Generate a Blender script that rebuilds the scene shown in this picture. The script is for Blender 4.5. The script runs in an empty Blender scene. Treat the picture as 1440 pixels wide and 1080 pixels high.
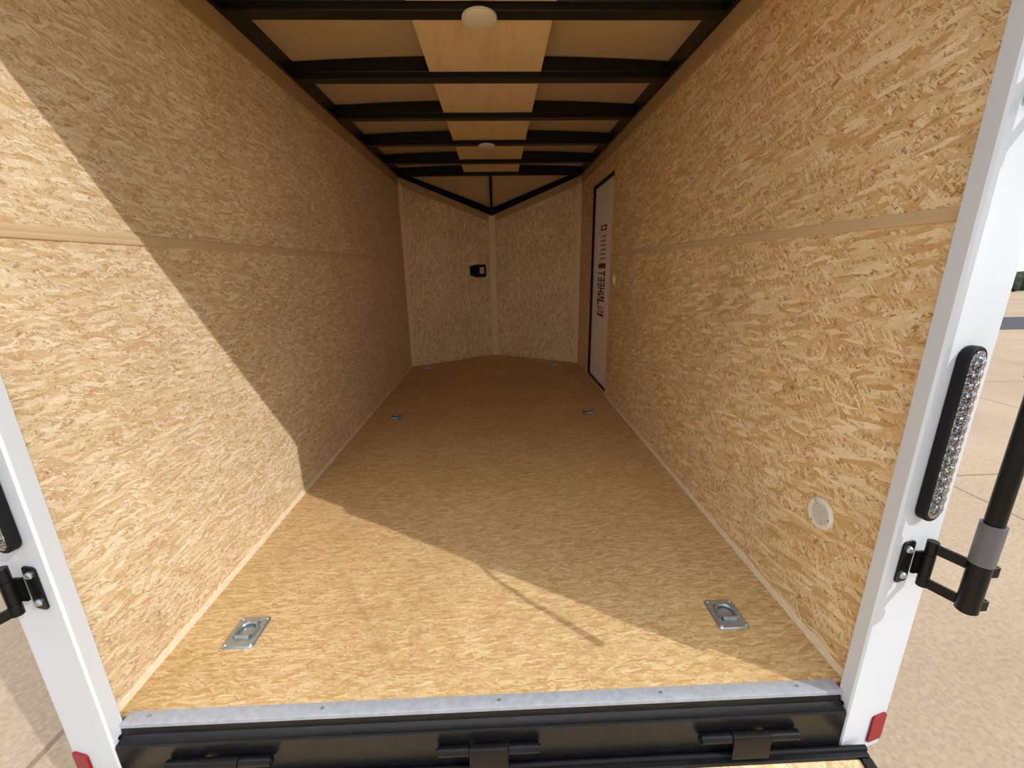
import bpy, bmesh, math, random
from mathutils import Vector, Matrix
random.seed(7)
scene = bpy.context.scene
C = scene.collection

# ------------------------------------------------------------------ camera
F_PX = 590.19
PITCH, YAW, ROLL = -0.2707, 0.0308, -0.0159
CAM = Vector((1.0416, -0.8764, 1.1258))
fw = Vector((math.sin(YAW)*math.cos(PITCH), math.cos(YAW)*math.cos(PITCH), math.sin(PITCH)))
rt0 = Vector((math.cos(YAW), -math.sin(YAW), 0)); up0 = rt0.cross(fw)
rt = rt0*math.cos(ROLL) + up0*math.sin(ROLL)
up = up0*math.cos(ROLL) - rt0*math.sin(ROLL)
cd = bpy.data.cameras.new('camera'); cd.sensor_width = 36; cd.lens = F_PX/1440*36
cd.clip_start = 0.02; cd.clip_end = 300
cam = bpy.data.objects.new('camera', cd); C.objects.link(cam)
m3 = Matrix((rt, up, -fw)).transposed()
cam.matrix_world = Matrix.Translation(CAM) @ m3.to_4x4()
scene.camera = cam

# ------------------------------------------------------------------ light
SUN = Vector((1.0, -0.613, 0.845)).normalized()          # towards the sun
world = bpy.data.worlds.new('sky'); scene.world = world; world.use_nodes = True
wn = world.node_tree; wn.nodes.clear()
tc = wn.nodes.new('ShaderNodeTexCoord'); sx = wn.nodes.new('ShaderNodeSeparateXYZ'); wn.links.new(tc.outputs['Generated'], sx.inputs[0])
sky = wn.nodes.new('ShaderNodeValToRGB'); wn.links.new(sx.outputs[2], sky.inputs[0])      # clear sky: pale at the horizon, blue overhead
for e, (p_, c_) in zip([sky.color_ramp.elements[0], sky.color_ramp.elements[1]]+[sky.color_ramp.elements.new(q_) for q_ in (0.15, 0.4)],
                       [(0.0, (1.0, 0.95, 0.88, 1)), (1.0, (0.07, 0.11, 0.19, 1)), (0.15, (0.46, 0.49, 0.52, 1)), (0.4, (0.15, 0.19, 0.26, 1))]):
    e.position = p_; e.color = c_
bg = wn.nodes.new('ShaderNodeBackground'); bg.inputs['Strength'].default_value = 2.5
wo = wn.nodes.new('ShaderNodeOutputWorld')
wn.links.new(sky.outputs[0], bg.inputs[0]); wn.links.new(bg.outputs[0], wo.inputs[0])
sl = bpy.data.lights.new('sun', 'SUN'); sl.energy = 2.35; sl.angle = math.radians(0.53); sl.color = (1.0, 0.98, 0.95)
so = bpy.data.objects.new('sun', sl); C.objects.link(so)
so.rotation_euler = SUN.to_track_quat('Z', 'Y').to_euler(); so.location = (6, -4, 7)
scene.cycles.diffuse_bounces = 10; scene.cycles.max_bounces = 14
vs = scene.view_settings
vs.view_transform = 'Standard'; vs.look = 'None'; vs.exposure = 0.08; vs.gamma = 1.0; vs.use_curve_mapping = False

# ------------------------------------------------------------------ dimensions (metres, from the photo's own perspective)
W, L, NO = 1.992, 4.075, 0.63
H1, H2, HR = 1.995, 2.08, 2.155          # board top, strip top / bow underside, roof sheet
ZN1, ZN2 = 1.665, 1.747                  # the same at the nose, where the roof slopes down
GZ = -0.55
CX = W/2

# ------------------------------------------------------------------ materials
def srgb(r, g, b):
    f = lambda c: (c/255/12.92) if c/255 <= 0.04045 else ((c/255+0.055)/1.055)**2.4
    return (f(r), f(g), f(b), 1)
class NT:
    def __init__(s, name, rough=0.6, metal=0.0, spec=0.5, color=(0.5, 0.5, 0.5, 1)):
        s.m = bpy.data.materials.new(name); s.m.use_nodes = True
        s.t = s.m.node_tree; s.b = s.t.nodes['Principled BSDF']
        s.b.inputs['Roughness'].default_value = rough; s.b.inputs['Metallic'].default_value = metal
        s.b.inputs['Specular IOR Level'].default_value = spec; s.b.inputs['Base Color'].default_value = color
    def n(s, t, **k):
        nd = s.t.nodes.new(t)
        for a, v in k.items(): setattr(nd, a, v)
        return nd
    def l(s, a, b): s.t.links.new(a, b)
    def put(s, sock, v):
        if hasattr(v, 'is_linked') or hasattr(v, 'links'): s.l(v, sock)
        else: sock.default_value = v
    def math(s, op, a, b=0.0, c=0.0, clamp=False):
        nd = s.n('ShaderNodeMath', operation=op, use_clamp=clamp)
        for i, v in enumerate((a, b, c)): s.put(nd.inputs[i], v)
        return nd.outputs[0]
    def vmath(s, op, a, b):
        nd = s.n('ShaderNodeVectorMath', operation=op); s.put(nd.inputs[0], a); s.put(nd.inputs[1], b)
        return nd.outputs[0]
    def ramp(s, fac, pts, interp='LINEAR'):
        nd = s.n('ShaderNodeValToRGB'); cr = nd.color_ramp; cr.interpolation = interp
        while len(cr.elements) < len(pts): cr.elements.new(0.5)
        for e, (p, c) in zip(cr.elements, pts): e.position = p; e.color = c
        s.l(fac, nd.inputs[0]); return nd.outputs[0]
    def mix(s, fac, a, b, mode='MIX'):
        nd = s.n('ShaderNodeMix', data_type='RGBA', blend_type=mode)
        s.put(nd.inputs[0], fac); s.put(nd.inputs[6], a); s.put(nd.inputs[7], b); return nd.outputs[2]
    def noise(s, vec, scale, detail=2, rough=0.5, dist=0.0):
        nd = s.n('ShaderNodeTexNoise'); s.l(vec, nd.inputs['Vector'])
        nd.inputs['Scale'].default_value = scale; nd.inputs['Detail'].default_value = detail
        nd.inputs['Roughness'].default_value = rough; nd.inputs['Distortion'].default_value = dist
        return nd
    def mapping(s, vec, loc=(0, 0, 0), rot=(0, 0, 0), sc=(1, 1, 1), kind='POINT'):
        nd = s.n('ShaderNodeMapping', vector_type=kind); s.l(vec, nd.inputs[0])
        nd.inputs['Location'].default_value = loc; nd.inputs['Rotation'].default_value = rot; nd.inputs['Scale'].default_value = sc
        return nd.outputs[0]
    def bump(s, h, strength, dist):
        nd = s.n('ShaderNodeBump'); nd.inputs['Strength'].default_value = strength; nd.inputs['Distance'].default_value = dist
        s.l(h, nd.inputs['Height']); s.l(nd.outputs[0], s.b.inputs['Normal'])

def plain(name, col, rough=0.5, metal=0.0, spec=0.5, vary=0.06, scale=18, bump=0.0):
    """painted / metal surface with a little uneven colour and wear"""
    t = NT(name, rough, metal, spec)
    co = t.n('ShaderNodeTexCoord').outputs['Object']
    nz = t.noise(co, scale, 4, 0.6)
    lo = tuple(c*(1-vary) for c in col[:3])+(1,); hi = tuple(min(1, c*(1+vary)) for c in col[:3])+(1,)
    t.l(t.ramp(nz.outputs[0], [(0.3, lo), (0.7, hi)]), t.b.inputs['Base Color'])
    r = t.math('MULTIPLY_ADD', nz.outputs[0], 0.2*rough+0.02, rough-0.1*rough)
    t.l(r, t.b.inputs['Roughness'])
    if bump: t.bump(nz.outputs[0], bump, 0.002)
    return t.m

def osb(name, axes, base, pale, brown, dark, angles, flen, fwid, seed, crack=0.5, wiggle=0.03, patch=None, cross=0.0):
    """oriented strand board: layers of overlapping wood flakes laid at different angles"""
    t = NT(name, 0.62, 0, 0.25)
    co = t.n('ShaderNodeTexCoord').outputs['Object']
    sp = t.n('ShaderNodeSeparateXYZ'); t.l(co, sp.inputs[0])
    cb = t.n('ShaderNodeCombineXYZ'); t.l(sp.outputs[axes[0]], cb.inputs[0]); t.l(sp.outputs[axes[1]], cb.inputs[1])
    v = t.mapping(cb.outputs[0], loc=(seed*3.17, seed*1.73, seed*0.31))
    wz = t.noise(v, 9, 3, 0.55)
    wv = t.vmath('MULTIPLY', t.vmath('SUBTRACT', wz.outputs[1], (0.5, 0.5, 0.5)), (wiggle*2, wiggle*2, 0))
    v2 = t.vmath('ADD', v, wv)
    col = None; hgt = None
    for k, a in enumerate(angles):
        s = (1.0, 0.75, 1.5, 0.55, 1.0)[k % 5]
        p = t.mapping(v2, loc=(k*5.3, k*2.1, 0), rot=(0, 0, a))
        ps = t.mapping(p, sc=(1/(flen*s), 1/(fwid*s), 0))
        vo = t.n('ShaderNodeTexVoronoi', voronoi_dimensions='2D', feature='F1'); t.l(ps, vo.inputs['Vector']); vo.inputs['Scale'].default_value = 1
        vo.inputs['Randomness'].default_value = 1.0
        sc = t.n('ShaderNodeSeparateColor'); t.l(vo.outputs['Color'], sc.inputs[0])
        g = t.noise(t.mapping(p, sc=(1/(flen*0.6), 1/(fwid*0.12), 0)), 1, 3, 0.6)          # grain inside the flake
        val = t.math('ADD', sc.outputs[0], t.math('MULTIPLY', t.math('SUBTRACT', g.outputs[0], 0.5), 0.95))
        fc = t.ramp(val, [(0.0, brown), (0.22, tuple((x+y)/2 for x, y in zip(base, brown))), (0.5, base), (0.8, tuple(0.5*x+0.5*y for x, y in zip(base, pale))), (1.0, pale)])
        if col is None: col = fc; hgt = sc.outputs[1]
        else:
            msk = t.ramp(sc.outputs[1], [(0.52, (0, 0, 0, 1)), (0.56, (1, 1, 1, 1))])
            col = t.mix(msk, col, fc); hgt = t.mix(msk, hgt, sc.outputs[2])
        # thin dark slivers along some flake edges
        if k < 4:
            cr = t.noise(t.mapping(p, loc=(9.1, 4.7, 0), sc=(1/(flen*0.42), 1/(fwid*0.27), 0)), 1, 2, 0.5, 0.5)
            cm = t.ramp(cr.outputs[0], [(0.61, (0, 0, 0, 1)), (0.67, (crack,)*3+(1,))])
            col = t.mix(cm, col, dark)
    # broad patches of warmer / paler board
    big = t.noise(v, 2.2, 3, 0.6)
    col = t.mix(1.0, col, t.ramp(big.outputs[0], [(0.3, (0.90, 0.87, 0.82, 1)), (0.7, (1.06, 1.05, 1.04, 1))]), 'MULTIPLY')
    f1 = t.noise(t.mapping(v2, sc=(1, 1.7, 1)), 75, 3, 0.6, 1.8)
    fib = t.math('ABSOLUTE', t.math('SUBTRACT', f1.outputs[0], 0.5))
    col = t.mix(1.0, col, t.ramp(fib, [(0.0, (1.17, 1.18, 1.20, 1)), (0.03, (1.02, 1.02, 1.02, 1)), (0.17, (0.86, 0.84, 0.80, 1))]), 'MULTIPLY')
    pl = t.noise(v2, 26, 3, 0.6, 2.2)
    col = t.mix(t.ramp(pl.outputs[0], [(0.60, (0, 0, 0, 1)), (0.70, (0.6, 0.6, 0.6, 1))]), col, pale)
    spk = t.noise(t.mapping(v2, sc=(1, 1.5, 1)), 48, 2, 0.5, 0.8)
    col = t.mix(t.ramp(spk.outputs[0], [(0.63, (0, 0, 0, 1)), (0.72, (crack*0.75,)*3+(1,))]), col, dark)
    rd = t.noise(v2, 17, 3, 0.6, 1.2)
    col = t.mix(t.ramp(rd.outputs[1], [(0.60, (0, 0, 0, 1)), (0.75, (0.35, 0.35, 0.35, 1))]), col, tuple(0.5*(x+y) for x, y in zip(brown, dark)))
    if patch:                                            # faint brown streaks along given lines: ((x0,y0),(x1,y1),half width)
        for (ax, ay), (bx, by), hw in patch:
            dx, dy = bx-ax, by-ay; ln = math.hypot(dx, dy)
            q = t.n('ShaderNodeSeparateXYZ'); t.l(cb.outputs[0], q.inputs[0])
            px = t.math('SUBTRACT', q.outputs[0], ax); py = t.math('SUBTRACT', q.outputs[1], ay)
            al = t.math('ADD', t.math('MULTIPLY', px, dx/ln), t.math('MULTIPLY', py, dy/ln))
            ac = t.math('ABSOLUTE', t.math('ADD', t.math('MULTIPLY', px, -dy/ln), t.math('MULTIPLY', py, dx/ln)))
            m = t.math('SUBTRACT', 1.0, t.math('DIVIDE', ac, hw), clamp=True)
            m = t.math('MULTIPLY', m, t.math('GREATER_THAN', al, 0.0)); m = t.math('MULTIPLY', m, t.math('LESS_THAN', al, ln))
            m = t.math('MULTIPLY', m, t.math('MULTIPLY', wz.outputs[0], 0.40))
            col = t.mix(m, col, srgb(150, 112, 88))
    if cross:
        kn = t.noise(t.mapping(v2, sc=(30, 8, 0)), 1, 3, 0.6)
        col = t.mix(t.ramp(kn.outputs[0], [(0.63, (0, 0, 0, 1)), (0.72, (cross,)*3+(1,))]), col, dark)
    t.l(col, t.b.inputs['Base Color'])
    t.bump(hgt, 0.25, 0.0015)
    return t.m

WB = srgb(222, 200, 164); WP = srgb(240, 226, 200); WBR = srgb(202, 170, 126); WD = srgb(126, 82, 50)
M = {}
M['osb_left'] = osb('strand board pale', (1, 2), WB, WP, WBR, WD, (-0.15, 1.0, -0.55, 0.4, 0.05), 0.042, 0.008, 1, 0.65, 0.022)
M['osb_right'] = osb('strand board tan', (1, 2), srgb(226, 198, 150), srgb(244, 226, 192), srgb(204, 166, 112), srgb(124, 78, 42), (-0.35, 1.3, 0.55, -0.8, 0.15), 0.062, 0.0125, 2, 0.8, 0.012)
M['osb_front'] = osb('strand board narrow flakes', (0, 2), srgb(230, 206, 164), srgb(242, 226, 194), srgb(206, 170, 120), WD, (1.5, 1.1, 2.0, 1.35, 1.7), 0.04, 0.010, 3, 0.9, 0.02)
M['osb_floor'] = osb('strand board floor', (0, 1), srgb(208, 177, 127), srgb(226, 202, 156), srgb(190, 152, 100), srgb(160, 118, 76), (0.0, 0.6, -0.55, 0.2, -0.08), 0.036, 0.0065, 4, 0.4, 0.016, patch=[((0.30, 0.68), (0.72, 0.08), 0.022), ((0.74, 0.20), (0.78, 0.02), 0.01)])
M['osb_ramp'] = osb('strand board ramp', (0, 1), srgb(220, 194, 150), srgb(236, 216, 178), srgb(200, 168, 122), srgb(160, 118, 76), (0.1, -0.3, 0.5, 0.9, -0.7), 0.06, 0.01, 5, 0.45, 0.014)
def plywood():
    t = NT('birch plywood', 0.5, 0, 0.3)
    co = t.n('ShaderNodeTexCoord').outputs['Object']
    g = t.noise(t.mapping(co, sc=(16, 2.2, 1)), 1, 4, 0.6, 0.6)
    g2 = t.noise(t.mapping(co, sc=(90, 4, 1)), 1, 3, 0.6)
    c = t.ramp(g.outputs[0], [(0.28, srgb(224, 190, 136)), (0.5, srgb(238, 210, 160)), (0.75, srgb(243, 220, 176))])
    c = t.mix(0.25, c, t.ramp(g2.outputs[0], [(0.3, srgb(222, 188, 134)), (0.7, srgb(245, 222, 178))]))
    t.l(c, t.b.inputs['Base Color']); return t.m
M['ply'] = plywood()
M['roof_sheet'] = plain('tan ceiling sheet', srgb(200, 176, 138), 0.4, 0, 0.5, 0.05, 3)
M['strip'] = plain('brown fibre strip', srgb(180, 154, 112), 0.6, 0, 0.3, 0.05, 6)
M['rail'] = plain('tan joint moulding', srgb(206, 180, 142), 0.45, 0, 0.4, 0.04, 8)
M['corner'] = plain('pale tan corner moulding', srgb(226, 202, 164), 0.5, 0, 0.3, 0.06, 30)
M['base'] = plain('pale floor edge strip', srgb(228, 210, 180), 0.6, 0, 0.3, 0.08, 40)
M['black'] = plain('black painted steel', (0.006, 0.006, 0.0065, 1), 0.3, 0, 0.22, 0.3, 40, 0.05)
M['blackbow'] = plain('black roof steel', (0.006, 0.006, 0.005, 1), 0.28, 0, 0.28, 0.2, 25)
M['rubber'] = plain('black rubber', (0.008, 0.008, 0.009, 1), 0.5, 0, 0.15, 0.2, 60)
M['white'] = plain('white trailer paint', srgb(206, 212, 219), 0.32, 0, 0.5, 0.015, 5)
M['zinc'] = plain('zinc plated steel', (0.40, 0.46, 0.49, 1), 0.24, 0.75, 0.5, 0.15, 60)
M['alu'] = plain('mill aluminium', (0.42, 0.45, 0.50, 1), 0.45, 0.25, 0.5, 0.12, 50)
M['plastic'] = plain('white plastic', srgb(226, 220, 208), 0.45, 0, 0.4, 0.02, 12)
M['diffuser'] = plain('milky lamp cover', srgb(232, 224, 204), 0.4, 0, 0.5, 0.02, 12)
M['grille'] = plain('grey vent grille', srgb(120, 116, 112), 0.6, 0, 0.3, 0.1, 30)
M['sleeve'] = plain('grey plastic sleeve', srgb(96, 96, 98), 0.45, 0, 0.4, 0.05, 20)
M['red'] = plain('red reflector plastic', (0.26, 0.003, 0.012, 1), 0.3, 0, 0.3, 0.12, 220, 0.1)
M['door'] = plain('white door skin', srgb(242, 240, 234), 0.42, 0, 0.4, 0.02, 6)
M['ink'] = plain('maroon print', srgb(92, 40, 44), 0.6, 0, 0.2, 0.2, 60)
M['inkdark'] = plain('dark print', srgb(70, 52, 60), 0.6, 0, 0.2, 0.2, 60)
M['inkpale'] = plain('faded pink print', srgb(176, 132, 124), 0.6, 0, 0.2, 0.2, 60)
M['oblong'] = plain('pale paper', srgb(218, 196, 178), 0.7, 0, 0.2, 0.06, 30)
M['pink'] = plain('pinkish grey label', srgb(200, 172, 168), 0.5, 0, 0.3, 0.05, 40)
M['hole'] = plain('dark hole', (0.01, 0.01, 0.01, 1), 0.8, 0, 0.1, 0.2, 50)
M['hedge'] = plain('dark foliage', (0.03, 0.045, 0.025, 1), 0.8, 0, 0.2, 0.5, 6)
M['asphalt'] = plain('dark asphalt', (0.06, 0.06, 0.07, 1), 0.85, 0, 0.2, 0.25, 30)
def lens():
    t = NT('clear lamp lens', 0.08, 0.0, 0.8, (0.62, 0.64, 0.66, 1))
    co = t.n('ShaderNodeTexCoord').outputs['Object']
    nz = t.noise(co, 260, 2, 0.6)
    t.l(t.ramp(nz.outputs[0], [(0.36, (0.06, 0.06, 0.065, 1)), (0.52, (0.28, 0.29, 0.31, 1)), (0.68, (0.9, 0.92, 0.95, 1))]), t.b.inputs['Base Color'])
    t.b.inputs['Metallic'].default_value = 0.75; t.b.inputs['Roughness'].default_value = 0.16
    return t.m
M['lens'] = lens()
def concrete():
    t = NT('tan concrete paving', 0.85, 0, 0.2)
    co = t.n('ShaderNodeTexCoord').outputs['Object']
    a = t.noise(co, 0.7, 4, 0.6); b = t.noise(co, 55, 3, 0.65)
    c = t.ramp(a.outputs[0], [(0.3, srgb(156, 136, 114)), (0.7, srgb(170, 150, 127))])
    c = t.mix(1.0, c, t.ramp(b.outputs[0], [(0.3, (0.80, 0.79, 0.78, 1)), (0.7, (1.12, 1.12, 1.12, 1))]), 'MULTIPLY')
    sp = t.n('ShaderNodeSeparateXYZ'); t.l(co, sp.inputs[0])
    for ax, off, pitch in ((0, 4.52, 2.586), (1, 2.07, 2.586)):                       # slab joints
        f = t.math('PINGPONG', t.math('SUBTRACT', sp.outputs[ax], off), pitch/2)
        line = t.math('LESS_THAN', f, 0.012)
        c = t.mix(t.math('MULTIPLY', line, 0.55), c, srgb(92, 78, 66))
    t.l(c, t.b.inputs['Base Color']); t.bump(b.outputs[0], 0.3, 0.004)
    return t.m
M['concrete'] = concrete()

# ------------------------------------------------------------------ mesh helpers
def nb(): return bmesh.new()
def box(bm, lo, hi, mi=0):
    x0, y0, z0 = lo; x1, y1, z1 = hi
    v = [bm.verts.new(p) for p in ((x0, y0, z0), (x1, y0, z0), (x1, y1, z0), (x0, y1, z0), (x0, y0, z1), (x1, y0, z1), (x1, y1, z1), (x0, y1, z1))]
    for q in ((3, 2, 1, 0), (4, 5, 6, 7), (0, 1, 5, 4), (1, 2, 6, 5), (2, 3, 7, 6), (3, 0, 4, 7)):
        bm.faces.new([v[i] for i in q]).material_index = mi
    return bm
def prism(bm, poly, off, mi=0):
    """closed polygon (list of 3-D points) swept by the vector off"""
    off = Vector(off); a = [bm.verts.new(p) for p in poly]; b = [bm.verts.new(Vector(p)+off) for p in poly]
    n = len(a); bm.faces.new(list(reversed(a))).material_index = mi; bm.faces.new(b).material_index = mi
    for i in range(n): bm.faces.new((a[i], a[(i+1) % n], b[(i+1) % n], b[i])).material_index = mi
    return bm
def frame_for(d):
    d = Vector(d).normalized(); a = Vector((0, 0, 1)) if abs(d.z) < 0.9 else Vector((1, 0, 0))
    u = d.cross(a).normalized(); return u, d.cross(u)
def tube(bm, pts, r, seg=14, caps=True, mi=0):
    pts = [Vector(p) for p in pts]; rings = []
    rr = r if isinstance(r, (list, tuple)) else [r]*len(pts)
    for i, p in enumerate(pts):
        d = (pts[min(i+1, len(pts)-1)]-pts[max(i-1, 0)]); u, w = frame_for(d)
        if i and (u.dot(pu) < 0): pass
        pu = u
        rings.append([bm.verts.new(p+(u*math.cos(2*math.pi*k/seg)+w*math.sin(2*math.pi*k/seg))*rr[i]) for k in range(seg)])
    for a, b in zip(rings, rings[1:]):
        for k in range(seg): bm.faces.new((a[k], a[(k+1) % seg], b[(k+1) % seg], b[k])).material_index = mi
    if caps:
        bm.faces.new(list(reversed(rings[0]))).material_index = mi; bm.faces.new(rings[-1]).material_index = mi
    return bm
def lathe(bm, prof, seg=40, c=(0, 0, 0), ax='z', mi=0):
    """prof: (radius, height) pairs, revolved about the axis through c"""
    c = Vector(c); rings = []
    def P(r, h, a):
        x, y = r*math.cos(a), r*math.sin(a)
        return c+{'z': Vector((x, y, h)), 'y': Vector((x, h, y)), 'x': Vector((h, x, y))}[ax]
    for r, h in prof:
        rings.append([bm.verts.new(P(max(r, 1e-5), h, 2*math.pi*k/seg)) for k in range(seg)])
    for a, b in zip(rings, rings[1:]):
        for k in range(seg): bm.faces.new((a[k], a[(k+1) % seg], b[(k+1) % seg], b[k])).material_index = mi
    if (prof[0] != prof[-1]):
        for rg in (rings[0], rings[-1]): bm.faces.new(rg).material_index = mi
    return bm
def rrect(x0, y0, x1, y1, r, n=6):
    out = []
    for cx, cy, a0 in ((x1-r, y1-r, 0), (x0+r, y1-r, 90), (x0+r, y0+r, 180), (x1-r, y0+r, 270)):
        for k in range(n+1):
            a = math.radians(a0+90*k/n); out.append((cx+r*math.cos(a), cy+r*math.sin(a)))
    return out
def obj(name, bm, mats, parent=None, bevel=0.0, smooth=True, loc=None, rot=None):
    bmesh.ops.recalc_face_normals(bm, faces=bm.faces[:])
    me = bpy.data.meshes.new(name); bm.to_mesh(me); bm.free()
    for m in (mats if isinstance(mats, (list, tuple)) else [mats]): me.materials.append(M[m] if isinstance(m, str) else m)
    if smooth:
        for p in me.polygons: p.use_smooth = True
        me.set_sharp_from_angle(angle=math.radians(35))
    o = bpy.data.objects.new(name, me); C.objects.link(o)
    if parent: o.parent = parent
    if loc: o.location = loc
    if rot: o.rotation_euler = rot
    if bevel:
        b = o.modifiers.new('edge', 'BEVEL'); b.width = bevel; b.segments = 2; b.limit_method = 'ANGLE'; b.angle_limit = math.radians(40)
        b.harden_normals = True
    return o
def tag(o, label, cat, group=None):
    o['label'] = label; o['category'] = cat
    if group: o['group'] = group
    return o
def struct(o, label=None):
    o['kind'] = 'structure'
    if label: o['label'] = label
    return o
def thing(name, label, cat, loc=(0, 0, 0), rot=(0, 0, 0), group=None):
    o = bpy.data.objects.new(name, None); o.empty_display_size = 0.05; C.objects.link(o)
    o.location = loc; o.rotation_euler = rot
    return tag(o, label, cat, group)
def dup(root, loc, label, rot=None):
    r = root.copy(); C.objects.link(r); r.location = loc; r['label'] = label
    if rot is not None: r.rotation_euler = rot
    for ch in list(root.children):
        c = ch.copy(); C.objects.link(c); c.parent = r
        for g in list(ch.children):
            d = g.copy(); C.objects.link(d); d.parent = c
    return r

# ------------------------------------------------------------------ ground
bm = nb(); box(bm, (-60, -40, GZ-0.2), (80, 80, GZ)); struct(obj('ground', bm, 'concrete'), 'tan concrete paving around the trailer')
bm = nb(); box(bm, (8, 9.1, GZ-0.05), (40, 11.35, GZ+0.004)); struct(obj('road_strip', bm, 'asphalt'), 'dark asphalt strip across the far paving')

# ------------------------------------------------------------------ room shell of the trailer
DY0, DY1, DZ0, DZ1 = 2.74, 3.475, 0.028, 1.852           # doorway in the right wall
bm = nb(); prism(bm, [(0, -0.005, 0), (W, -0.005, 0), (W, L, 0), (CX, L+NO, 0), (0, L, 0)], (0, 0, -0.03))
struct(obj('floor', bm, 'osb_floor'), 'strand board trailer floor')
bm = nb()                                               # left wall: board inside, white skin outside
box(bm, (-0.012, -0.02, 0), (0, L, H1)); box(bm, (-0.06, -0.02, -0.28), (-0.0125, L, HR+0.03), 1)
struct(obj('wall_left', bm, ['osb_left', 'white']), 'left strand board wall')
bm = nb()
for y0, y1, z0, z1 in ((-0.02, DY0, 0, H1), (DY1, L, 0, H1), (DY0, DY1, DZ1, H1), (DY0, DY1, 0, DZ0)):
    box(bm, (W, y0, z0), (W+0.012, y1, z1))
for y0, y1, z0, z1 in ((-0.02, DY0, -0.28, HR+0.03), (DY1, L, -0.28, HR+0.03), (DY0, DY1, DZ1, HR+0.03), (DY0, DY1, -0.28, DZ0)):
    box(bm, (W+0.0125, y0, z0), (W+0.06, y1, z1), 1)
struct(obj('wall_right', bm, ['osb_right', 'white']), 'right strand board wall')
for side, x0 in (('left', 0.0), ('right', W)):          # the two nose walls, tops sloping down to the point
    bm = nb(); off = (0.0, 0.012, 0)
    prism(bm, [(x0, L, 0), (CX, L+NO, 0), (CX, L+NO, ZN1), (x0, L, H1)], off)
    prism(bm, [(x0, L+0.0125, -0.28), (CX, L+NO+0.0125, -0.28), (CX, L+NO+0.0125, ZN2+0.10), (x0, L+0.0125, HR+0.03)], (0, 0.045, 0), 1)
    struct(obj('wall_front_'+side, bm, ['osb_front', 'white']), side+' half of the pointed front wall')
# roof sheet, slightly arched, then sloping down over the nose
bm = nb(); n = 16; ARCH = 0.026
def roofz(x): return HR+ARCH*(1-((x-CX)/CX)**2)
rows = []
for y in (-0.06, L+0.02):
    rows.append([(bm.verts.new((W*i/n, y, roofz(W*i/n))), bm.verts.new((W*i/n, y, roofz(W*i/n)+0.03))) for i in range(n+1)])
for i in range(n):
    a, b = rows
    bm.faces.new((a[i][0], b[i][0], b[i+1][0], a[i+1][0])); bm.faces.new((a[i][1], a[i+1][1], b[i+1][1], b[i][1])).material_index = 1
    for r_ in rows: bm.faces.new((r_[i][0], r_[i+1][0], r_[i+1][1], r_[i][1]))
for e in (0, n): bm.faces.new((rows[0][e][0], rows[0][e][1], rows[1][e][1], rows[1][e][0]))
struct(obj('ceiling', bm, ['roof_sheet', 'white']), 'tan sheet ceiling under the roof')
bm = nb()
for x0 in (0.0, W):
    prism(bm, [(x0, L+0.02, H2+0.045), (CX, L+0.02, H2+0.06), (CX, L+NO+0.05, ZN2+0.06)], (0, 0, 0.03))
struct(obj('ceiling_nose', bm, 'roof_sheet'), 'tan sheet ceiling sloping down over the nose')
# brown strips above the boards
bm = nb(); box(bm, (-0.012, -0.02, H1), (0.008, L, H2)); struct(obj('trim_1', bm, 'strip'), 'brown strip along the top of the left wall')
bm = nb(); box(bm, (W-0.008, -0.02, H1), (W+0.012, L, H2)); struct(obj('trim_2', bm, 'strip'), 'brown strip along the top of the right wall')
for k, x0 in ((3, 0.0), (4, W)):
    bm = nb(); prism(bm, [(x0, L-0.008, H1), (CX, L+NO-0.008, ZN1), (CX, L+NO-0.008, ZN2), (x0, L-0.008, H2)], (0, 0.02, 0))
    struct(obj('trim_%d' % k, bm, 'strip'), 'brown strip along the top of the %s nose wall' % ('left' if k == 3 else 'right'))
# joint mouldings at the height of the first board
def hrail(x, s, y0, y1):
    bm = nb()
    prism(bm, [(x, y0, 1.203), (x+s*0.004, y0, 1.205), (x+s*0.006, y0, 1.212), (x+s*0.004, y0, 1.218), (x+s*0.006, y0, 1.224), (x+s*0.004, y0, 1.232), (x, y0, 1.234)], (0, y1-y0, 0))
    return bm
struct(obj('trim_5', hrail(0, 1, -0.02, L), 'rail'), 'tan joint moulding along the left wall')
bm = hrail(W, -1, -0.02, DY0-0.01); struct(obj('trim_6', bm, 'rail'), 'tan joint moulding along the right wall')
bm = hrail(W, -1, DY1+0.01, L); struct(obj('trim_7', bm, 'rail'), 'short tan joint moulding beyond the side door')
# corner mouldings of the nose
nl = Vector((CX, NO, 0)).normalized()
for k, x0, sx in ((8, 0.0, 1), (9, W, -1)):
    bm = nb(); d = Vector((nl.x*sx, nl.y, 0))*0.055; p = Vector((x0+sx*0.001, L-0.004, 0))
    prism(bm, [p, p+d, p+d+Vector((0, 0, H1-0.026)), p+Vector((0, 0, H2-0.02))], (0, -0.008, 0))
    struct(obj('trim_%d' % k, bm, 'corner'), 'pale moulding in the %s front corner' % ('left' if sx > 0 else 'right'))
bm = nb(); ya = L+NO-0.012
prism(bm, [(CX-0.042, ya-0.026, 0), (CX-0.03, ya-0.03, 0), (CX+0.03, ya-0.03, 0), (CX+0.042, ya-0.026, 0), (CX, ya+0.003, 0)], (0, 0, ZN2-0.004))
struct(obj('trim_10', bm, 'corner'), 'pale moulding up the point of the nose')
# pale strips where walls and floor meet
for side, x, s, rng in (('left', 0, 1, [(-0.02, L)]), ('right', W, -1, [(-0.02, DY0-0.005)])):
    bm = nb()
    for y0, y1 in rng: prism(bm, [(x, y0, 0.0), (x+s*0.010, y0, 0.0), (x+s*0.005, y0, 0.014), (x, y0, 0.017)], (0, y1-y0, 0))
    struct(obj('baseboard_'+side, bm, 'base'), 'pale strip along the foot of the %s wall' % side)

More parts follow.
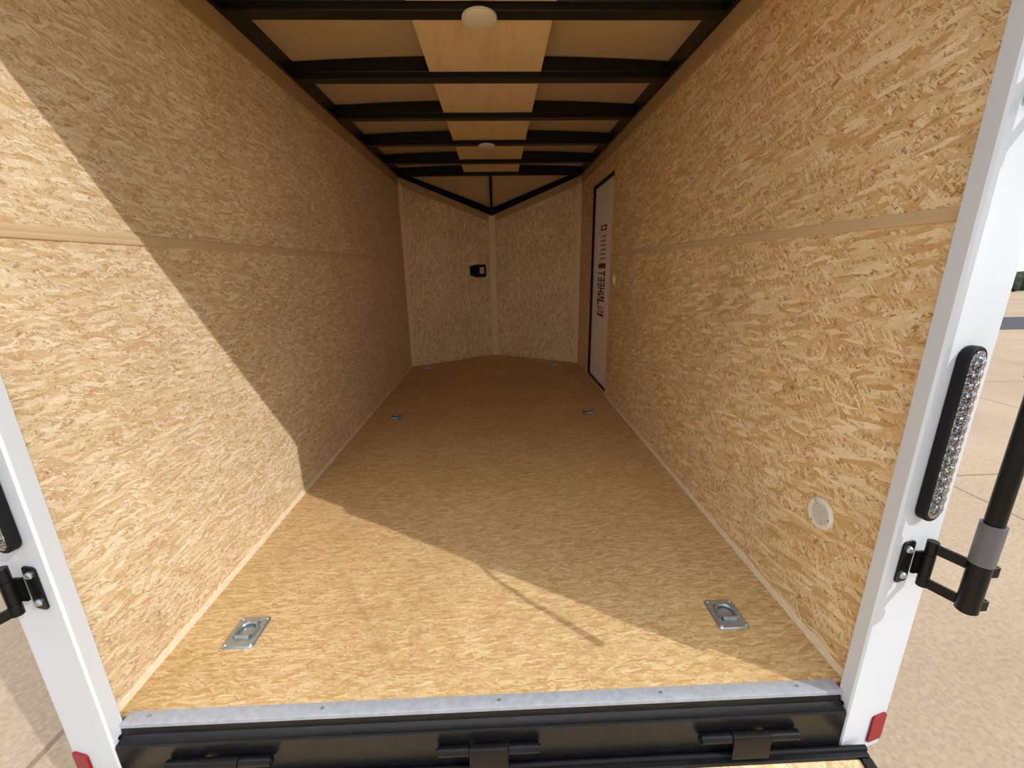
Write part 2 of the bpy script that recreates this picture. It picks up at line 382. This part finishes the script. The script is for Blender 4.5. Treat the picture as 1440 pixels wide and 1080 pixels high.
# ------------------------------------------------------------------ black roof steel
bm = nb(); box(bm, (0.0, -0.05, H2), (0.026, L, HR)); struct(obj('trim_11', bm, 'blackbow'), 'black top rail of the left wall')
bm = nb(); box(bm, (W-0.026, -0.05, H2), (W, L, HR)); struct(obj('trim_12', bm, 'blackbow'), 'black top rail of the right wall')
for k, x0 in ((13, 0.0), (14, W)):
    bm = nb(); prism(bm, [(x0, L-0.02, H2), (CX, L+NO-0.03, ZN2), (CX, L+NO-0.03, ZN2+0.085), (x0, L-0.02, H2+0.05)], (0, 0.04, 0))
    struct(obj('trim_%d' % k, bm, 'blackbow'), 'black sloping rail over the %s nose wall' % ('left' if k == 13 else 'right'))
bm = nb(); prism(bm, [(CX-0.016, L+0.06, H2+0.012), (CX+0.016, L+0.06, H2+0.012), (CX+0.016, L+NO-0.03, ZN2+0.018), (CX-0.016, L+NO-0.03, ZN2+0.018)], (0, 0, 0.03))
struct(obj('trim_15', bm, 'blackbow'), 'black ridge bar down the middle of the nose ceiling')

BY = [1.10, 1.70, 2.295, 2.91, 3.525, 4.06]; BWD = 0.070
def bow_mesh():
    bm = nb(); n = 20; x0, x1 = 0.0265, W-0.0265; h = BWD/2; rows = []; LP = 0.027
    for i in range(n+1):
        x = x0+(x1-x0)*i/n; zt = roofz(x)-H2-0.004
        # rear lip, rear face, underside with a rolled edge
        prof = [(-h-0.006, zt), (-h-0.006, LP+0.004), (-h-0.003, LP), (-h, LP), (-h, 0.004), (-h+0.004, 0), (h-0.004, 0), (h, 0.004), (h, LP), (h+0.003, LP), (h+0.006, LP+0.004), (h+0.006, zt)]
        rows.append([bm.verts.new((x-CX, y, z)) for y, z in prof])
    for a, b in zip(rows, rows[1:]):
        m = len(a)
        for k in range(m): bm.faces.new((a[k], a[(k+1) % m], b[(k+1) % m], b[k]))
    bm.faces.new(rows[0]); bm.faces.new(rows[-1])
    return bm
names = ['black steel roof bow nearest the open rear, carrying the nearer round lamp',
         'black steel roof bow, second from the open rear, ahead of the nearer round lamp',
         'black steel roof bow, third from the open rear, with no lamp on it',
         'black steel roof bow, fourth from the open rear, carrying the farther round lamp',
         'black steel roof bow just ahead of the farther round lamp, fifth from the rear',
         'black steel roof bow farthest in, at the base of the pointed nose ceiling']
b0 = obj('roof_bow', bow_mesh(), 'blackbow', loc=(CX, BY[0], H2)); tag(b0, names[0], 'roof beam', 'roof bows across the ceiling')
for y, nm in zip(BY[1:], names[1:]):
    b = b0.copy(); C.objects.link(b); b.location = (CX, y, H2); b['label'] = nm
PX0, PX1 = 0.715, 1.292
pn = ['pale plywood ceiling panel behind the nearer lamp, cut by the top edge of the view',
      'largest fully seen plywood ceiling panel, just ahead of the nearer round lamp',
      'plywood ceiling panel between the second and third roof bows',
      'plywood ceiling panel just behind the farther round lamp',
      'plywood ceiling panel just ahead of the farther round lamp',
      'smallest plywood ceiling panel, last one before the pointed nose ceiling']
edges = [0.50]+BY
for i in range(6):
    y0, y1 = edges[i]+BWD/2+0.0065, edges[i+1]-BWD/2-0.0065
    bm = nb(); box(bm, (PX0-CX, -(y1-y0)/2, 0), (PX1-CX, (y1-y0)/2, 0.009))
    o = obj('ceiling_panel', bm, 'ply', loc=(CX+0.004, (y0+y1)/2, H2+0.0275))
    tag(o, pn[i], 'ceiling panel', 'plywood panels down the middle of the ceiling')

def lamp(loc, label):
    t = thing('ceiling_lamp', label, 'lamp', loc, group='round lamps on the ceiling')
    obj('lamp_base', lathe(nb(), [(0.0, 0), (0.064, 0), (0.069, -0.003), (0.070, -0.012), (0.066, -0.016), (0.060, -0.016)], 48), 'plastic', t)
    obj('diffuser', lathe(nb(), [(0.061, -0.0155), (0.059, -0.018), (0.050, -0.0205), (0.030, -0.0225), (0.0, -0.023)], 48), 'diffuser', t)
    return t
lp = lamp((0.997, 1.100, H2), 'round white ceiling lamp nearer the open rear, larger in view')
dup(lp, (0.985, 2.905, H2), 'round white ceiling lamp farther in, smaller in view')

# ------------------------------------------------------------------ side door
bm = nb(); box(bm, (W+0.020, DY0+0.006, DZ0+0.006), (W+0.055, DY1-0.016, DZ1-0.02))
dr = obj('door_1', bm, 'door'); struct(dr, 'narrow white side door with dark printed lettering')
bm = nb(); g = 0.016
box(bm, (W-0.002, DY1-g, DZ0), (W+0.056, DY1+0.004, DZ1+0.003)); box(bm, (W-0.002, DY0, DZ1-0.02), (W+0.056, DY1-g, DZ1+0.003)); box(bm, (W-0.002, DY0, DZ0-0.003), (W+0.056, DY1-g, DZ0+0.006))
box(bm, (W+0.014, DY0-0.003, DZ0), (W+0.056, DY0+0.005, DZ1))
o = obj('door_gasket', bm, 'rubber', dr); o['label'] = 'black rubber gasket'
xk = W+0.0196
def marks(name, mat, z0, z1, kind, y0=2.985, y1=3.245):
    bm = nb(); th = (xk-0.0006, xk+0.0006)
    def r(a, b, c, d): box(bm, (th[0], y0+(y1-y0)*a, z0+(z1-z0)*c), (th[1], y0+(y1-y0)*b, z0+(z1-z0)*d))
    if kind == 'solid': r(0, 1, 0, 1)
    elif kind == 'ring': r(0, 1, 0, .25); r(0, 1, .75, 1); r(0, .2, .25, .75); r(.8, 1, .25, .75)
    elif kind == 'E': r(0, 1, 0, .22); r(0, .18, .22, 1); r(.42, .6, .22, 1); r(.82, 1, .22, 1)
    elif kind == 'T': r(.2, 1, .38, .64); r(.0, .2, 0, 1)
    elif kind == 'H': r(0, 1, 0, .25); r(0, 1, .75, 1); r(.4, .6, .25, .75)
    elif kind == 'L': r(0, 1, .7, 1); r(.78, 1, 0, .7)
    elif kind == 'N': r(0, 1, 0, .2); r(0, 1, .8, 1); r(0, .35, .2, .5); r(.3, .7, .4, .6); r(.65, 1, .5, .8)
    elif kind == 'lines':
        for k in range(6): r(.05+.02*(k % 2), .96-.05*(k % 3), k/6, k/6+.07)
    return obj(name, bm, mat, dr)
def zt(v): return 1.12-(v-495)/(945-495)*(1.12-0.80)    # running height of the print, top to bottom
marks('printed_mark', 'ink', 1.435, 1.480, 'ring', 2.99, 3.20)
marks('printed_small_text', 'inkpale', 1.185, 1.415, 'lines', 2.99, 3.20)
marks('printed_mark', 'ink', 1.105, 1.150, 'solid')
zz = 1.085
for kd, hh, mt in (('T', .05, 'inkdark'), ('E', .038, 'inkdark'), ('E', .038, 'inkdark'), ('H', .045, 'inkdark'), ('N', .045, 'ink'), ('L', .055, 'inkdark'), ('N', .06, 'inkpale'), ('solid', .022, 'ink')):
    marks('printed_letter', mt, zz-hh, zz, kd); zz -= hh+0.009
# light switch
t = thing('light_switch', 'small white light switch on the right wall beside the side door', 'switch', (W, 2.60, 1.02))
bm = nb(); prism(bm, [(0, y, z) for y, z in rrect(-0.022, -0.042, 0.022, 0.042, 0.006, 4)], (-0.007, 0, 0)); obj('switch_plate', bm, 'plastic', t, 0.0015)
bm = nb(); prism(bm, [(-0.0072, -0.011, -0.022), (-0.0072, 0.011, -0.022), (-0.0072, 0.011, 0.022), (-0.0072, -0.011, 0.022)], (-0.004, 0, 0)); obj('rocker', bm, 'plastic', t, 0.001)

# round vent, low on the right wall
t = thing('wall_vent', 'round white vent with grey grille low on the right wall', 'vent', (W, 0.196, 0.404))
obj('flange', lathe(nb(), [(0.031, -0.002), (0.032, -0.007), (0.042, -0.008), (0.047, -0.005), (0.048, -0.0003), (0.031, -0.0003)], 48, ax='x'), 'plastic', t)
gr = obj('grille', lathe(nb(), [(0.031, -0.0035), (0.0, -0.0035), (0.0, -0.0005), (0.031, -0.0005)], 40, ax='x'), 'grille', t)
bm = nb()
for k in range(-5, 6):
    h = math.sqrt(max(0.0302**2-(k*0.0056)**2, 0)); box(bm, (-0.0062, k*0.0056-0.0009, -h), (-0.0036, k*0.0056+0.0009, h))
    box(bm, (-0.0056, -h, k*0.0056-0.0009), (-0.0037, h, k*0.0056+0.0009))
obj('louver', bm, 'plastic', t)
for a in (62, 182, 302):
    bm = nb(); lathe(bm, [(0, -0.0095), (0.003, -0.0092), (0.0038, -0.0078), (0, -0.0078)], 12, c=(0, 0.0385*math.cos(math.radians(a)), 0.0385*math.sin(math.radians(a))), ax='x'); obj('screw', bm, 'zinc', t)

# black box with a pale label on the left nose wall
ang = math.atan2(NO, CX); t = thing('breakaway_box', 'small black box with a pinkish label on the left front wall', 'box', (0.792, L+NO*0.792/CX-0.001, 1.092), (0, 0, ang))
bm = nb(); prism(bm, [(x, 0, z) for x, z in rrect(-0.045, -0.076, 0.104, 0.076, 0.014, 4)], (0, -0.055, 0)); obj('case', bm, 'rubber', t, 0.004)
bm = nb(); prism(bm, [(x, 0, z) for x, z in rrect(-0.100, -0.062, -0.046, 0.064, 0.026, 6)], (0, -0.05, 0)); obj('side_cover', bm, 'rubber', t, 0.004)
bm = nb(); box(bm, (0.012, -0.0565, -0.034), (0.074, -0.0552, 0.044)); o = obj('label', bm, 'pink', t); o['label'] = 'pinkish grey label'

# ------------------------------------------------------------------ recessed floor rings
def ring_fitting(loc, label):
    t = thing('floor_ring', label, 'tie-down ring', loc, group='recessed tie-down rings in the floor')
    # plate with a round dish pressed into it
    bm = nb(); NS = 48; outer = rrect(-0.050, -0.061, 0.050, 0.061, 0.012, 11)
    outer = sorted(outer, key=lambda p: math.atan2(p[1], p[0]))
    def ringv(r, z, cy=0.004): return [bm.verts.new((r*math.cos(math.atan2(p[1], p[0])), cy+r*math.sin(math.atan2(p[1], p[0])), z)) for p in outer]
    n = len(outer)
    rg = [[bm.verts.new((x, y, 0.0004)) for x, y in outer], [bm.verts.new((x, y, 0.0024)) for x, y in outer],
          [bm.verts.new((x*0.93, y*0.94, 0.0062)) for x, y in outer], ringv(0.0435, 0.0070), ringv(0.0410, 0.0064), ringv(0.0385, 0.0020), ringv(0.033, 0.0009), ringv(0.010, 0.0009)]
    for a, b in zip(rg, rg[1:]):
        for k in range(n): bm.faces.new((a[k], a[(k+1) % n], b[(k+1) % n], b[k]))
    bm.faces.new(rg[-1]); bm.faces.new(rg[0])
    obj('plate', bm, 'zinc', t)
    pts = [(-0.0285, -0.022, 0.0085)]+[(0.0300*math.cos(math.radians(a)), 0.004+0.0290*math.sin(math.radians(a)), 0.0085) for a in range(180, -1, -10)]+[(0.0285, -0.022, 0.0085)]
    obj('ring', tube(nb(), pts, 0.0058, 14), 'zinc', t)
    bm = nb(); prism(bm, [(-0.022, -0.032, 0.0060), (-0.022, -0.031, 0.012), (-0.022, -0.024, 0.0158), (-0.022, -0.017, 0.012), (-0.022, -0.016, 0.0020)], (0.044, 0, 0)); obj('clamp', bm, 'zinc', t, 0.001)
    for sx in (-1, 1):
        for sy in (-1, 1):
            obj('screw', lathe(nb(), [(0, 0.0094), (0.003, 0.0092), (0.0055, 0.0062), (0, 0.0058)], 14, c=(sx*0.039, sy*0.050, 0)), 'zinc', t)
    return t
r0 = ring_fitting((0.206, 0.247, 0), 'zinc floor ring plate in the sunlit corner near the left rear post')
dup(r0, (1.777, 0.242, 0), 'zinc floor ring plate in the shade near the right rear post')
dup(r0, (0.217, 2.262, 0), 'zinc floor ring plate by the left wall, second from the rear')
dup(r0, (1.749, 2.274, 0), 'zinc floor ring plate by the right wall, close to the side door')
dup(r0, (0.224, 3.953, 0), 'zinc floor ring plate at the foot of the left front wall')
dup(r0, (1.687, 3.975, 0), 'zinc floor ring plate beside the pale oblong near the nose')
bm = nb(); prism(bm, [(1.50, 4.20, 0.0005), (1.70, 4.06, 0.0005), (1.755, 4.12, 0.0005), (1.575, 4.27, 0.0005)], (0, 0, 0.0012))
tag(obj('pale_oblong', bm, 'oblong'), 'pale oblong lying on the floor near the right front corner', 'oblong')  # thin flat pale shape just above the floor

# ------------------------------------------------------------------ rear sill
bm = nb(); prism(bm, [(0.04, -0.033, 0.0035), (0.04, -0.033, -0.012), (0.04, -0.0305, -0.012), (0.04, -0.0305, 0.0005), (0.04, 0.004, 0.0005), (0.04, 0.004, 0.0025), (0.04, -0.030, 0.0045)], (W-0.08, 0, 0))
struct(obj('trim_16', bm, 'alu'), 'aluminium edging along the rear of the floor')
sillm = NT('scuffed black sill paint', 0.3, 0, 0.3)
co = sillm.n('ShaderNodeTexCoord').outputs['Object']
nz = sillm.noise(sillm.mapping(co, sc=(3, 30, 30)), 6, 4, 0.7)
sillm.l(sillm.ramp(nz.outputs[0], [(0.5, (0.006, 0.006, 0.007, 1)), (0.7, (0.016, 0.016, 0.018, 1)), (0.82, (0.10, 0.11, 0.12, 1))]), sillm.b.inputs['Base Color'])
M['sill'] = sillm.m
bm = nb(); prism(bm, [(0.043, -0.0335, -0.008), (0.043, -0.037, -0.026), (0.043, -0.052, -0.034), (0.043, -0.058, -0.034), (0.043, -0.061, -0.038), (0.043, -0.061, -0.155), (0.043, -0.03, -0.155), (0.043, -0.03, -0.28), (0.043, 0.10, -0.28), (0.043, 0.10, -0.031), (0.043, -0.0295, -0.031), (0.043, -0.0295, -0.008)], (W-0.086, 0, 0))
struct(obj('trim_17', bm, 'sill'), 'black steel sill below the floor edge')
scr = nb()
for x in (0.10, 0.55, 1.02, 1.46, 1.84):
    lathe(scr, [(0, 0.0062), (0.004, 0.0058), (0.005, 0.0030), (0, 0.0030)], 12, c=(x, -0.014, 0))
o = obj('screw', scr, 'zinc', bpy.data.objects['trim_16'])

# ------------------------------------------------------------------ rear corner posts and header
def post(side):
    s = 1 if side == 'right' else -1
    X = lambda d: CX+s*d                                 # d measured outward from the trailer's middle
    bm = nb(); dI, dO = 0.957, 1.112
    # return face, rear face (turned slightly outward), outer side
    pr = [(dI+0.004, -0.018), (dI, -0.022), (dI, -0.056), (dI+0.004, -0.061), (dO-0.008, -0.0265), (dO-0.002, -0.023), (dO, -0.017), (dO, 0.02), (dI+0.045, 0.02), (dI+0.045, -0.018)]
    prism(bm, [(X(d), y, -0.205) for d, y in pr], (0, 0, 2.40))
    o = obj('corner_post', bm, 'white', None, 0.0, smooth=False)
    tag(o, 'white rear corner post on the %s of the opening' % ('right, in full sun' if s > 0 else 'left, with its bright inner edge'), 'post', 'white posts either side of the rear opening')
    for z in (-0.028,):
        obj('hole', lathe(nb(), [(0, -0.0008), (0.0055, -0.0008), (0.0055, 0.0015), (0, 0.0015)], 16, c=(X(dI), -0.040, z), ax='x'), 'hole', o)
    return o
pR = post('right'); pL = post('left')
bm = nb(); box(bm, (-0.088, -0.062, 1.93), (W+0.088, 0.03, 2.20)); struct(obj('trim_18', bm, 'white'), 'white header over the rear opening')

def postxy(d, s): return CX+s*d, -0.061+(d-0.961)/(1.104-0.961)*0.0345   # a point on the rear face
CANT = math.atan2(0.0345, 0.143)
def led(s, label):
    x, y = postxy(1.025, s)
    t = thing('strip_light', label, 'lamp', (x, y, 0.752), (0, 0, s*CANT), 'oval strip lights on the rear posts')
    hw, hl = 0.030, 0.204
    bm = nb(); prism(bm, [(a, 0, b) for a, b in rrect(-hw, -hl, hw, hl, hw-0.0005, 10)], (0, -0.021, 0)); obj('rim', bm, 'rubber', t, 0.004)
    le = obj('lens', prism(nb(), [(a, -0.0195, b) for a, b in rrect(-0.0215, -0.195, 0.0215, 0.195, 0.021, 10)], (0, -0.0035, 0)), 'lens', t, 0.0015)
    bm = nb()
    for k in range(15):
        zc = -0.168+0.024*k
        lathe(bm, [(0.0165, -0.0225), (0.0165, -0.0262), (0.012, -0.0295), (0.006, -0.031), (0, -0.0314)], 20, c=(0, 0, zc), ax='y')
    o = obj('bead', bm, 'lens', le); o['kind'] = 'stuff'
    o['label'] = 'clear round lens beads'
    return t
led(1, 'oval clear strip light in a black rim on the right rear post')
led(-1, 'oval strip light on the left rear post, mostly outside the view')

HANDLE = [(0.965, 0.502), (1.017, 0.437), (1.069, 0.388), (1.128, 0.325), (1.174, 0.291), (1.228, 0.243), (1.287, 0.190), (1.335, 0.146)]
def lock(s, label, z):
    """hinged holder bolted to the post: plate, barrel and two arms to the bar"""
    x, y = postxy(1.010, s); t = thing('bar_bracket', label, 'bracket', (x, y, z), (0, 0, 0), 'black hinged brackets on the rear posts')
    P = lambda a, b, c: (s*a, b, c)
    bm = nb(); prism(bm, [P(a, -0.0002+a*0.235, c) for a, c in rrect(-0.021, -0.056, 0.017, 0.056, 0.009, 4)], (0, -0.005, 0)); obj('hinge_plate', bm, 'black', t, 0.001)
    bm = nb(); box(bm, (min(s*0.0165, s*0.036), -0.009, -0.030), (max(s*0.0165, s*0.036), -0.003, 0.030)); obj('hinge_tab', bm, 'black', t)
    for c in (-0.036, 0.036):
        obj('bolt', lathe(nb(), [(0, -0.013), (0.0055, -0.0125), (0.0085, -0.0095), (0.009, -0.0052), (0, -0.0052)], 18, c=P(-0.003, 0, c), ax='y'), 'zinc', t)
    bx, by = 0.040, -0.016                               # hinge pin
    for c0, c1 in ((-0.0585, -0.030), (-0.029, 0.029), (0.030, 0.064)):
        obj('knuckle', tube(nb(), [P(bx, by, c0), P(bx, by, c1)], 0.0115, 18), 'black', t, 0.0015)
    ex, ey = 0.070, -0.090                               # the bar
    dx, dy = ex-bx, ey-by; ln = math.hypot(dx, dy); nx, ny = -dy/ln*0.004, dx/ln*0.004; fx, fy = bx+dx*(1-0.0195/ln), by+dy*(1-0.0195/ln)
    for c0, c1 in ((-0.058, -0.034), (0.035, 0.059)):
        bm = nb(); prism(bm, [P(bx+nx, by+ny, c0), P(fx+nx, fy+ny, c0), P(fx-nx, fy-ny, c0), P(bx-nx, by-ny, c0)], (0, 0, c1-c0)); obj('arm', bm, 'black', t, 0.001)
    for c0, c1 in ((-0.060, -0.0302), (-0.030, 0.0298), (0.030, 0.0602)):
        obj('collar', lathe(nb(), [(0.0172, c0), (0.0200, c0), (0.0200, c1), (0.0172, c1), (0.0172, c0)], 24, c=P(ex, ey, 0)), 'black', t)
    return x+s*ex, y+ey
bxr, byr = lock(1, 'black hinged bracket low on the right rear post, below the strip light', 0.431)
lock(1, 'black hinged bracket high on the right rear post, out of view above', 1.45)
bxl, byl = lock(-1, 'black hinged bracket with two bright bolts on the left rear post', 0.448)
for s, x, y, z, lab in ((1, bxr, byr, 0.431, 'black upright lock bar with grey sleeve beside the right rear post'), (-1, bxl, byl, 0.448, 'black upright lock bar beside the left rear post')):
    t = thing('lock_bar', lab, 'bar', (x, y, z-0.064), group='upright lock bars beside the rear posts')
    obj('rod', tube(nb(), [(0, 0, 0.0), (0, 0, 1.12)], 0.0165, 20), 'black', t, 0.002)
    obj('sleeve', lathe(nb(), [(0.0167, 0.126), (0.0215, 0.126), (0.0215, 0.222), (0.0167, 0.222), (0.0167, 0.126)], 24), 'sleeve', t)['label'] = 'grey plastic sleeve'
    for c in (0.018, 0.106):
        bm = nb(); box(bm, (min(s*0.0205, s*0.037), -0.010, c-0.013), (max(s*0.0205, s*0.037), 0.010, c+0.013)); obj('cam_lug', bm, 'black', t, 0.002)
    # curved pull handle hanging from a collar on the rod
    zc = 0.935-(z-0.064)
    obj('handle_collar', lathe(nb(), [(0.0168, zc-0.03), (0.024, zc-0.03), (0.024, zc+0.03), (0.0168, zc+0.03), (0.0168, zc-0.03)], 20), 'black', t)
    kp = [Vector((s*(qx+tt-2.076), qy-0.613*tt+0.142, 0.845*tt-0.367)) for (qx, qy), tt in zip(HANDLE, [1.108-0.34*i/(len(HANDLE)-1) for i in range(len(HANDLE))])]
    kp = [Vector((0, -0.012, kp[0].z+0.004))]+kp
    ext = [kp[0]]+kp+[kp[-1]]; pts = []
    for i in range(1, len(ext)-2):                       # smooth curve through the points
        a, b, c, d = ext[i-1:i+3]
        for j in range(4):
            u = j/4; pts.append(0.5*((2*b)+(c-a)*u+(2*a-5*b+4*c-d)*u*u+(3*b-a-3*c+d)*u*u*u))
    pts.append(kp[-1]); n_ = len(pts)
    obj('handle', tube(nb(), pts, [0.0055+0.0075*i/(n_-1) for i in range(n_)], 12), 'black', t)

def reflector(s, label):
    x, y = postxy(1.078, s); bm = nb()
    prism(bm, [(a, 0, b) for a, b in rrect(-0.026, -0.048, 0.026, 0.048, 0.009, 6)], (0, -0.005, 0))
    o = obj('reflector', bm, 'red', None, 0.0015, loc=(x, y-0.0002, -0.132), rot=(0, 0, s*CANT)); tag(o, label, 'reflector', 'red reflectors at the foot of the posts')
reflector(1, 'dark red reflector at the foot of the right rear post')
reflector(-1, 'bright red reflector at the foot of the left rear post')

# ------------------------------------------------------------------ ramp door, let down behind the sill
RX0, RX1 = -0.02, 2.016; RL = 1.95
sl_ = math.atan2(0.36, RL)
t = thing('ramp_door', 'lowered ramp door with strand board face and black frame below the sill', 'door', (0, -0.064, -0.160), (sl_, 0, 0))
bm = nb()
box(bm, (RX0, -0.026, -0.05), (RX1, 0.0, 0.008)); box(bm, (RX0, -RL, -0.05), (RX0+0.03, -0.0265, 0.008)); box(bm, (RX1-0.03, -RL, -0.05), (RX1, -0.0265, 0.008))
obj('frame', bm, 'black', t, 0.003)
bm = nb(); box(bm, (RX0+0.0305, -RL, -0.04), (RX1-0.0305, -0.027, 0.0)); obj('deck', bm, 'osb_ramp', t)
bm = nb(); tube(bm, [(RX0, -0.006, 0.010), (RX1, -0.006, 0.010)], 0.007, 12); obj('seal', bm, 'rubber', t)
def hinge(x, label):
    t = thing('ramp_hinge', label, 'hinge', (x, -0.075, -0.083), group='weld-on hinges along the sill')
    for a, b in ((-0.132, -0.050), (0.052, 0.132)):
        obj('barrel', tube(nb(), [(a, 0, 0), (b, 0, 0)], 0.0125, 16), 'black', t, 0.0015)
    obj('pin', tube(nb(), [(-0.136, 0, 0), (0.136, 0, 0)], 0.0065, 12), 'black', t)
    bm = nb(); prof = [(0.010, 0.008), (0.004, 0.0145), (-0.004, 0.0150), (-0.011, 0.012), (-0.0145, 0.004), (-0.0155, -0.060), (-0.0105, -0.060), (-0.010, 0.0), (-0.006, 0.008), (0.0, 0.010)]
    prism(bm, [(-0.049, y, z) for y, z in prof], (0.100, 0, 0)); obj('strap', bm, 'black', t, 0.001)
    return t
h0 = hinge(0.302, 'black weld-on ramp hinge at the left end of the sill')
dup(h0, (0.990, -0.075, -0.083), 'black weld-on ramp hinge in the middle of the sill')
dup(h0, (1.682, -0.075, -0.083), 'black weld-on ramp hinge at the right end of the sill')

# ------------------------------------------------------------------ far hedge beyond the paving
bm = nb()
for i in range(60):
    c = Vector((10+i*0.7, 22+random.uniform(-.5, .5), GZ+0.45)); r = random.uniform(.45, .7)
    m = bmesh.ops.create_icosphere(bm, subdivisions=2, radius=r, matrix=Matrix.Translation(c))
    for v in m['verts']: v.co += Vector((random.uniform(-.08, .08), random.uniform(-.08, .08), random.uniform(-.08, .08)))
tag(obj('hedge', bm, 'hedge', smooth=False), 'dark green hedge far beyond the paving', 'hedge')
